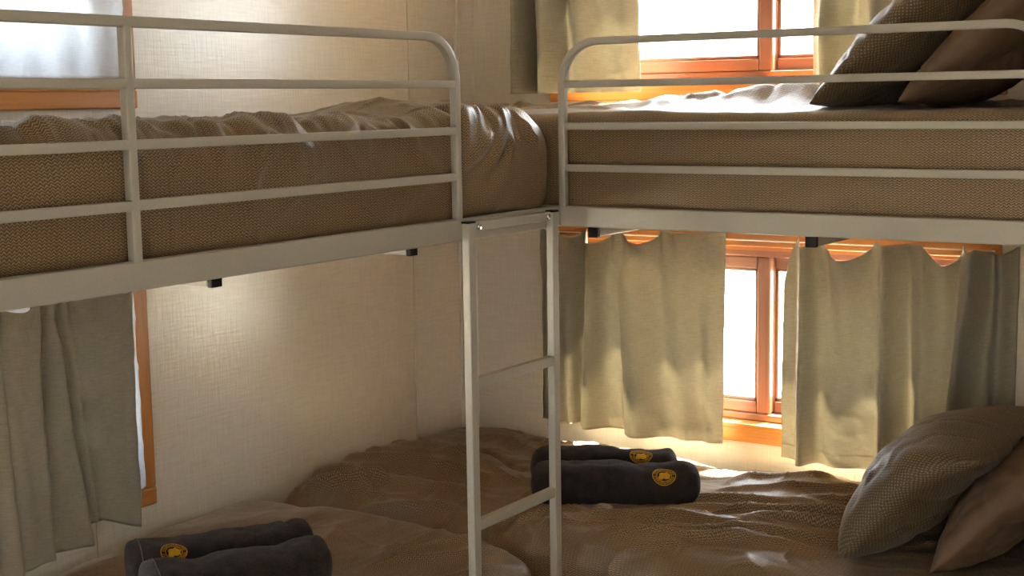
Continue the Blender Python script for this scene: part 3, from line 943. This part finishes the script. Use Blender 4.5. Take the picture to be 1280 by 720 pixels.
# ------------------------------------------------------------------ curtains
def curtain(name, axis, plane, a0, a1, z_top, z_bot, folds, hooks, label, mat=MCURT, side=-1, sag=0.03, seed=0,
            skew=None, hem=0.035, group=None, amp_noise=0.006, zb_fn=None, sags=None, steps=()):
    """cloth hung from hooks. axis 1: back wall (a = x, room side -y), axis 0: left wall (a = y, room side +x).
    folds: (a at top, a at bottom, half width, depth into the room, start fraction)"""
    nu = max(40, int(abs(a1-a0)/0.006))
    nv = max(40, int((z_top-z_bot)/0.008))
    s = np.linspace(0, 1, nu)
    t = np.linspace(0, 1, nv)
    S, Tt = np.meshgrid(s, t)
    A = a0+(a1-a0)*S
    if skew:
        A = A+skew(S, Tt)
    zt = np.full_like(S, z_top)
    hk = sorted(hooks)
    for h0, h1 in zip(hk, hk[1:]):
        k = np.clip((A-h0)/(h1-h0), 0, 1)
        m = (A >= h0) & (A <= h1)
        sg = sag*min(1.4, abs(h1-h0)/0.12) if not sags else sags[hk.index(h0)]
        zt = np.where(m, z_top-sg*4*k*(1-k), zt)
    Z = zt+(z_bot-zt)*Tt
    if zb_fn:
        Z = Z+zb_fn(S)*Tt
    D = np.zeros_like(S)
    shift = np.zeros_like(S)
    for ft, fb, hw, dep, st in folds:
        c = ft+(fb-ft)*Tt
        q = (A-c)/hw
        env = sm(Tt, st-0.12, st+0.12) if st > 0 else 1.0
        D = D+dep*1.85*np.exp(-q**2)*env
    for ct, cb, wd_, dep, dec, st in steps:       # sharp-edged folds: the cloth stands proud on one side of the edge
        c = ct+(cb-ct)*Tt
        q = (A-c)*np.sign(dec)
        env = sm(Tt, st-0.10, st+0.15) if st > 0 else 1.0
        D = D+dep*env/(1+np.exp(-np.clip(q/wd_, -40, 40)))*np.exp(-np.maximum(0, q)/abs(dec))
    P3 = np.stack([A*1.0, Z, np.zeros_like(A)], -1)
    D = D+amp_noise*fbm(P3, (7, 2.5, 1), seed+51)+0.004*fbm(P3, (16, 11, 1), seed+57)+0.004*crinkle(P3, (9, 6, 1), seed+140, 4, 0.05)+0.004*crinkle(P3, (7, 14, 1), seed+150, 5, 0.05)
    # gathers near the hooks, droop of the header between them
    for h0, h1 in zip(hk, hk[1:]):
        k = (A-h0)/(h1-h0)
        m = ((k > 0) & (k < 1))
        D = D+np.where(m, 0.030*np.sin(np.clip(k, 0, 1)*math.pi)*np.exp(-Tt/0.10), 0)*min(1.2, abs(h1-h0)/0.12)
    for i_, h in enumerate(hk[1:-1]):              # gathers falling away below each hook
        lean = 0.05*math.sin(i_*2.3+seed)
        D = D+0.022*np.exp(-((A-h-lean*Tt)/(0.010+0.03*Tt))**2)*np.exp(-Tt/0.35)
        D = D-0.012*np.exp(-((A-h-0.03-lean*Tt)/(0.012+0.03*Tt))**2)*np.exp(-Tt/0.30)
    D = D-D.min()
    if axis == 1:
        V = np.stack([A, plane-D, Z], -1)
    else:
        V = np.stack([plane+D, A, Z], -1)
    UV = np.stack([A, Z], -1)
    me = grid_mesh(name, V, UV)
    o = link(name, me, mat)
    sd_ = o.modifiers.new('cloth_thickness', 'SOLIDIFY')
    sd_.thickness = 0.0014
    tag(o, label, 'curtain', group or ('white sheer curtains' if mat is MSHEER else 'sage linen curtains'))
    # turned-up hem at the foot and header band at the top, lying on the room side of the cloth
    def band(nm, r0, lift):
        f = 0.30
        W = np.stack([V[r0], V[r0]+(V[r0+1]-V[r0])*f])
        W[..., 1 if axis == 1 else 0] += -lift if axis == 1 else lift
        U2 = np.stack([UV[r0], UV[r0]+(UV[r0+1]-UV[r0])*f])
        link(nm, grid_mesh(nm, W, U2), mat, o)
    nh = max(2, int(hem/0.008))
    band('hem_seam', nv-2-nh, 0.0012)
    band('header_seam', nh, 0.0012)
    return o

# lower back window, left panel
fx = lambda px: 0.409+0.00279*(px-705)+0.03
curtain('curtain', 1, -0.028, 0.352, 0.995, 1.185, 0.556,
        [(fx(715), fx(700), 0.020, 0.045, 0), (fx(735), fx(722), 0.012, -0.020, 0), (fx(752), fx(745), 0.030, 0.035, 0),
         (fx(800), fx(812), 0.055, 0.040, 0.15), (fx(784), fx(786), 0.010, -0.016, 0.45), (fx(850), fx(862), 0.040, 0.020, 0), (fx(885), fx(893), 0.03, 0.012, 0.3)],
        [0.352, fx(712), fx(736), fx(775), fx(836), 0.995], sags=[0.02, 0.03, 0.045, 0.045, 0.004], label=
        'sage linen curtain left of the bright gap in the lower back window', seed=1, sag=0.040,
        steps=[(fx(780), fx(789), 0.003, 0.030, 0.12, 0.30), (fx(722), fx(712), 0.003, 0.030, 0.03, 0)])
# lower back window, right panel
gx = lambda px: 1.155+0.00236*(px-978)+0.03
def skew_r(S, T):
    return 0.055*np.exp(-T/0.10)*(1-S)**3
curtain('curtain', 1, -0.028, gx(976), gx(1252), 1.180, 0.540,
        [(gx(1012), gx(1010), 0.022, 0.035, 0), (gx(1060), gx(1050), 0.05, 0.022, 0), (gx(1108), gx(1112), 0.020, 0.038, 0), (gx(1128), gx(1135), 0.016, -0.012, 0),
         (gx(1150), gx(1150), 0.03, 0.018, 0), (gx(1184), gx(1172), 0.016, -0.020, 0), (gx(1212), gx(1184), 0.022, 0.050, 0), (gx(1238), gx(1235), 0.018, 0.022, 0)],
        [gx(1002), gx(1022), gx(1095), gx(1150), gx(1192), gx(1215), gx(1250)], sags=[0.02, 0.055, 0.006, 0.060, 0.02, 0.02], label=
        'wide sage linen curtain right of the bright gap in the lower back window', seed=2, sag=0.045, skew=skew_r,
        steps=[(gx(1196), gx(1176), 0.003, 0.040, 0.07, 0), (gx(1122), gx(1120), 0.004, 0.028, -0.06, 0.05), (gx(1018), gx(1016), 0.004, 0.018, -0.05, 0)])
# upper back window, left panel
hx = lambda px: 0.264+0.00289*(px-655)+0.03
curtain('curtain', 1, -0.028, hx(657), hx(800), 2.26, 1.592,
        [(hx(668), hx(664), 0.016, 0.040, 0), (hx(676), hx(677), 0.010, -0.030, 0), (hx(698), hx(700), 0.028, 0.040, 0), (hx(716), hx(718), 0.010, -0.012, 0),
         (hx(742), hx(742), 0.040, 0.030, 0), (hx(785), hx(792), 0.03, 0.012, 0)],
        [hx(657), hx(690), hx(720), hx(760), hx(800)],
        'sage linen curtain at the left of the upper back window', seed=3, skew=lambda S, T: 0.022*T*S**2)
# upper back window, right panel
kx = lambda px: 1.226+0.0026*(px-1012)+0.03
curtain('curtain', 1, -0.028, kx(1013), 1.77, 2.26, 1.600,
        [(kx(1032), kx(1030), 0.022, 0.034, 0), (kx(1058), kx(1056), 0.020, -0.014, 0), (kx(1086), kx(1086), 0.022, 0.036, 0), (1.57, 1.57, 0.03, 0.03, 0), (1.69, 1.69, 0.03, 0.035, 0)],
        [kx(1013), kx(1055), kx(1090), 1.55, 1.66, 1.77],
        'sage linen curtain at the right of the upper back window, behind the pillow', seed=4)
# lower window in the left wall
def zb_ll(S):
    y = -2.12+(2.12-1.467)*S
    return 0.045*sm(y, -1.645, -1.625)*(1-sm(y, -1.62, -1.43))-0.012*sm(y, -1.62, -1.43)
curtain('curtain', 0, 0.042, -2.12, -1.467, 1.150, 0.530,
        [(-1.52, -1.50, 0.05, 0.014, 0), (-1.86, -1.85, 0.05, 0.025, 0), (-1.97, -1.95, 0.035, 0.03, 0), (-2.07, -2.06, 0.03, 0.03, 0)],
        [-2.12, -2.0, -1.90, -1.80, -1.715, -1.645, -1.565, -1.467],
        'sage linen curtain in the lower window of the left wall', seed=5, sag=0.030, side=1, zb_fn=zb_ll,
        steps=[(-1.735, -1.640, 0.003, 0.060, -0.07, 0), (-1.80, -1.760, 0.003, 0.060, -0.07, 0), (-1.67, -1.60, 0.003, 0.030, -0.04, 0), (-1.90, -1.87, 0.004, 0.05, -0.06, 0)])
# white sheers
def sheer(axis, plane, a0, a1, zt, zb, label, seed, n):
    st = (a1-a0)/n
    hooks = [a0+st*k for k in range(n+1)]
    folds = [(a0+st*(k+0.5), a0+st*(k+0.5)+0.01, abs(st)*0.33, 0.010, 0) for k in range(n)]
    return curtain('sheer_curtain', axis, plane, a0, a1, zt, zb, folds, hooks, label, mat=MSHEER, seed=seed, sag=0.012, hem=0.024, amp_noise=0.003)
sheer(0, 0.020, -2.78, -1.416, 2.24, 1.640, 'white sheer curtain glowing in the upper window of the left wall', 11, 13)
sheer(0, 0.0215, -2.10, -1.424, 1.142, 0.615, 'white sheer showing at the edge behind the lower left wall curtain', 12, 9)

def wire(axis, a0, a1, z, label):
    d = 0.026
    p = (lambda a, dd: (a, -dd, z)) if axis == 1 else (lambda a, dd: (dd, a, z))
    o = cyl('curtain_wire', p(a0, d), p(a1, d), 0.002, MWIRE, None, 8)
    tag(o, label, 'curtain wire', 'curtain wires above the windows')
    for a in (a0, a1):
        cyl('eye_screw', p(a, 0.015), p(a, d+0.004), 0.003, MBOLT, o, 8)
MWIRE = mat_plain('white_sleeved_wire', (0.62, 0.60, 0.56), 0.4, 0.5, noise=(200, 0.05, 0.05))
wire(1, 0.385, 1.755, 1.160, 'thin white curtain wire across the top of the lower back window')
wire(0, -2.77, -1.400, 1.163, 'thin white curtain wire across the lower window of the left wall')

# ------------------------------------------------------------------ towels
BLOB = [(-0.30, 0.46), (-0.08, 0.50), (0.00, 0.34), (0.26, 0.36), (0.50, 0.22), (0.46, -0.02), (0.52, -0.20), (0.30, -0.34), (0.10, -0.52),
        (-0.06, -0.36), (-0.30, -0.30), (-0.44, -0.10), (-0.36, 0.12), (-0.42, 0.30)]

def towel(base, ang, L, wd, ht, label, seed, emb=None, hemline=None, ek=9):
    """soft folded roll; local x along the roll, flat underside"""
    nu, ns = 72, 90
    ph = np.linspace(0, 2*math.pi, nu, endpoint=False)
    s = np.linspace(-1, 1, ns)
    def surf(sx, p):
        """sx in metres along the roll, p angle from the top"""
        k = np.clip(np.abs(sx)/(L/2), 0, 1)
        endk = np.clip(1-k**ek, 0, 1)**0.5
        e = 0.85
        cx, sz = np.sin(p), np.cos(p)
        y = wd/2*np.sign(cx)*np.abs(cx)**e*(0.05+0.95*endk)
        z = ht/2*np.sign(sz)*np.abs(sz)**e*(0.05+0.95*endk)
        P3 = np.stack([sx*1.0, y, z], -1)
        n = 0.008*fbm(P3, 11.0, seed)-0.007*crinkle(P3*np.array([1, 0.8, 0.8]), 12.0, seed+5, 4, 0.03)+0.010*vnoise(P3*np.array([1, 0.4, 0.4]), 6.0, seed+2)
        # soft waist a third of the way along, crease where the fold closes
        waist = -0.007*np.exp(-((sx+L*0.22)/0.05)**2)
        fold = -0.010*np.exp(-((p-1.75)/0.10)**2)
        rr = (n+waist+fold)*endk
        y = y+np.sin(p)*rr
        z = z+np.cos(p)*rr
        z = np.maximum(z, -ht/2+0.004)
        return np.stack([sx, y, z+ht/2-0.004], -1)
    # rings packed towards the ends
    sm_ = np.sin(s*math.pi/2)
    S, Pn = np.meshgrid(sm_*L/2, ph, indexing='ij')
    V = surf(S, Pn)
    me = grid_mesh('towel', V, None, closed_u=True)
    bm = bmesh.new()
    bm.from_mesh(me)
    bm.verts.ensure_lookup_table()
    bm.faces.new([bm.verts[i] for i in range(nu)])
    bm.faces.new([bm.verts[(ns-1)*nu+i] for i in range(nu)][::-1])
    bmesh.ops.recalc_face_normals(bm, faces=list(bm.faces))
    bm.to_mesh(me)
    bm.free()
    o = link('towel', me, MTERRY)
    o.location = base
    o.rotation_euler = (0, 0, ang)
    tag(o, label, 'towel', 'charcoal towels on the lower beds')
    def on(a, b, p0, lift):
        # b: metres around the roll, downwards from p0
        rr = (wd+ht)/4
        sx, p = np.array([a], float), np.array([p0+b/rr], float)
        q = surf(sx, p)[0]
        nrm = Vector((0, math.sin(p[0]), math.cos(p[0])))
        return Vector(q)+nrm*lift
    def patch(nm, rows, lift, mat, parent):
        """rows: list of rows of (a,b); quads between rows"""
        bm = bmesh.new()
        vv = [[bm.verts.new(on(a, b, emb[1], lift)) for a, b in r] for r in rows]
        for r0, r1 in zip(vv, vv[1:]):
            for i in range(len(r0)-1):
                bm.faces.new((r0[i], r0[i+1], r1[i+1], r1[i]))
        bmesh.ops.solidify(bm, geom=list(bm.faces), thickness=0.0008)
        bmesh.ops.recalc_face_normals(bm, faces=list(bm.faces))
        ob = finish(bm, nm, mat, None)
        ob.parent = parent
        return ob
    if emb:
        sx0, p0, r0, rot = emb[0], emb[1], emb[2], emb[3]
        n = 48
        def ring(ra, rb):
            return [[(sx0+r*math.cos(2*math.pi*k/n), r*math.sin(2*math.pi*k/n)) for k in range(n+1)] for r in (ra, rb)]
        eb = patch('emblem', ring(r0*0.93, r0), 0.0022, MYEL, o)
        eb['label'] = 'round yellow embroidered badge'
        patch('emblem_ring', ring(r0*0.60, r0*0.66), 0.0022, MYEL, eb)
        bl = [(sx0+r0*1.05*(x*math.cos(rot)-y*math.sin(rot)), -r0*1.05*(x*math.sin(rot)+y*math.cos(rot))) for x, y in BLOB]
        cx, cy = sum(q[0] for q in bl)/len(bl), sum(q[1] for q in bl)/len(bl)
        rows = [[(cx+(q[0]-cx)*f, cy+(q[1]-cy)*f) for q in bl+bl[:1]] for f in (0.05, 0.5, 1.0)]
        patch('emblem_motif', rows, 0.0024, MYEL, eb)
        # lettering band: unreadable at this size, stitched strokes around the ring
        rnd = random.Random(seed)
        bm = bmesh.new()
        for k in range(30):
            if k % 15 in (0,):
                continue
            a0 = 2*math.pi*k/30
            for da, ra, rb in ((-0.055, 0.70, 0.88), (0.045, 0.70+0.09*rnd.random(), 0.88)):
                q = []
                for r, a in ((ra, a0+da-0.022), (ra, a0+da+0.022), (rb, a0+da+0.022), (rb, a0+da-0.022)):
                    q.append(bm.verts.new(on(sx0+r0*r*math.cos(a), r0*r*math.sin(a), p0, 0.0024)))
                bm.faces.new(q)
            rm = 0.70 if rnd.random() < 0.5 else 0.84
            q = []
            for r, a in ((rm, a0-0.06), (rm, a0+0.06), (rm+0.045, a0+0.06), (rm+0.045, a0-0.06)):
                q.append(bm.verts.new(on(sx0+r0*r*math.cos(a), r0*r*math.sin(a), p0, 0.0024)))
            bm.faces.new(q)
        bmesh.ops.solidify(bm, geom=list(bm.faces), thickness=0.0006)
        ob = finish(bm, 'emblem_lettering', MYEL, None)
        ob.parent = eb
        ob['kind'] = 'stuff'
    if hemline is not None:
        bm = bmesh.new()
        pr = np.linspace(-2.2, 2.2, 50)
        rows = []
        for dx in (-0.0012, 0.0012):
            pts = surf(np.full(50, hemline+dx), pr)
            rows.append([bm.verts.new(Vector(q)+Vector((0, math.sin(a), math.cos(a)))*0.0014) for q, a in zip(pts, pr)])
        for i in range(49):
            bm.faces.new((rows[0][i], rows[0][i+1], rows[1][i+1], rows[1][i]))
        bmesh.ops.solidify(bm, geom=list(bm.faces), thickness=0.0008)
        ob = finish(bm, 'hem_stitching', MSTITCH, None)
        ob.parent = o
    return o

def V2(a, b):
    return math.atan2(b[1]-a[1], b[0]-a[0])

# pair on the bed under the back window. p0 > 0 turns the badge towards local +y, so < 0 faces the viewer
towel((0.940, -0.611, 0.498), R(27), 0.45, 0.135, 0.125, 'rolled charcoal towel in front with its whole yellow badge in view, lower right bed', 61, emb=(0.130, -0.92, 0.031, 0.2), ek=12)
towel((0.835, -0.490, 0.498), R(25), 0.41, 0.130, 0.125, 'rolled charcoal towel behind with its yellow badge half hidden, lower right bed', 67, emb=(0.105, -0.60, 0.031, 0.2), ek=12)
# pair on the bed along the left wall
towel((0.435, -1.560, 0.500), R(57), 0.43, 0.135, 0.100, 'folded charcoal towel with yellow badge near its hem, behind, lower left bed', 71, emb=(-0.115, -0.85, 0.030, 0.1), hemline=-0.185, ek=30)
towel((0.570, -1.645, 0.498), R(61), 0.42, 0.135, 0.100, 'folded charcoal towel without a visible badge in front, lower left bed', 77, hemline=-0.18, ek=30)
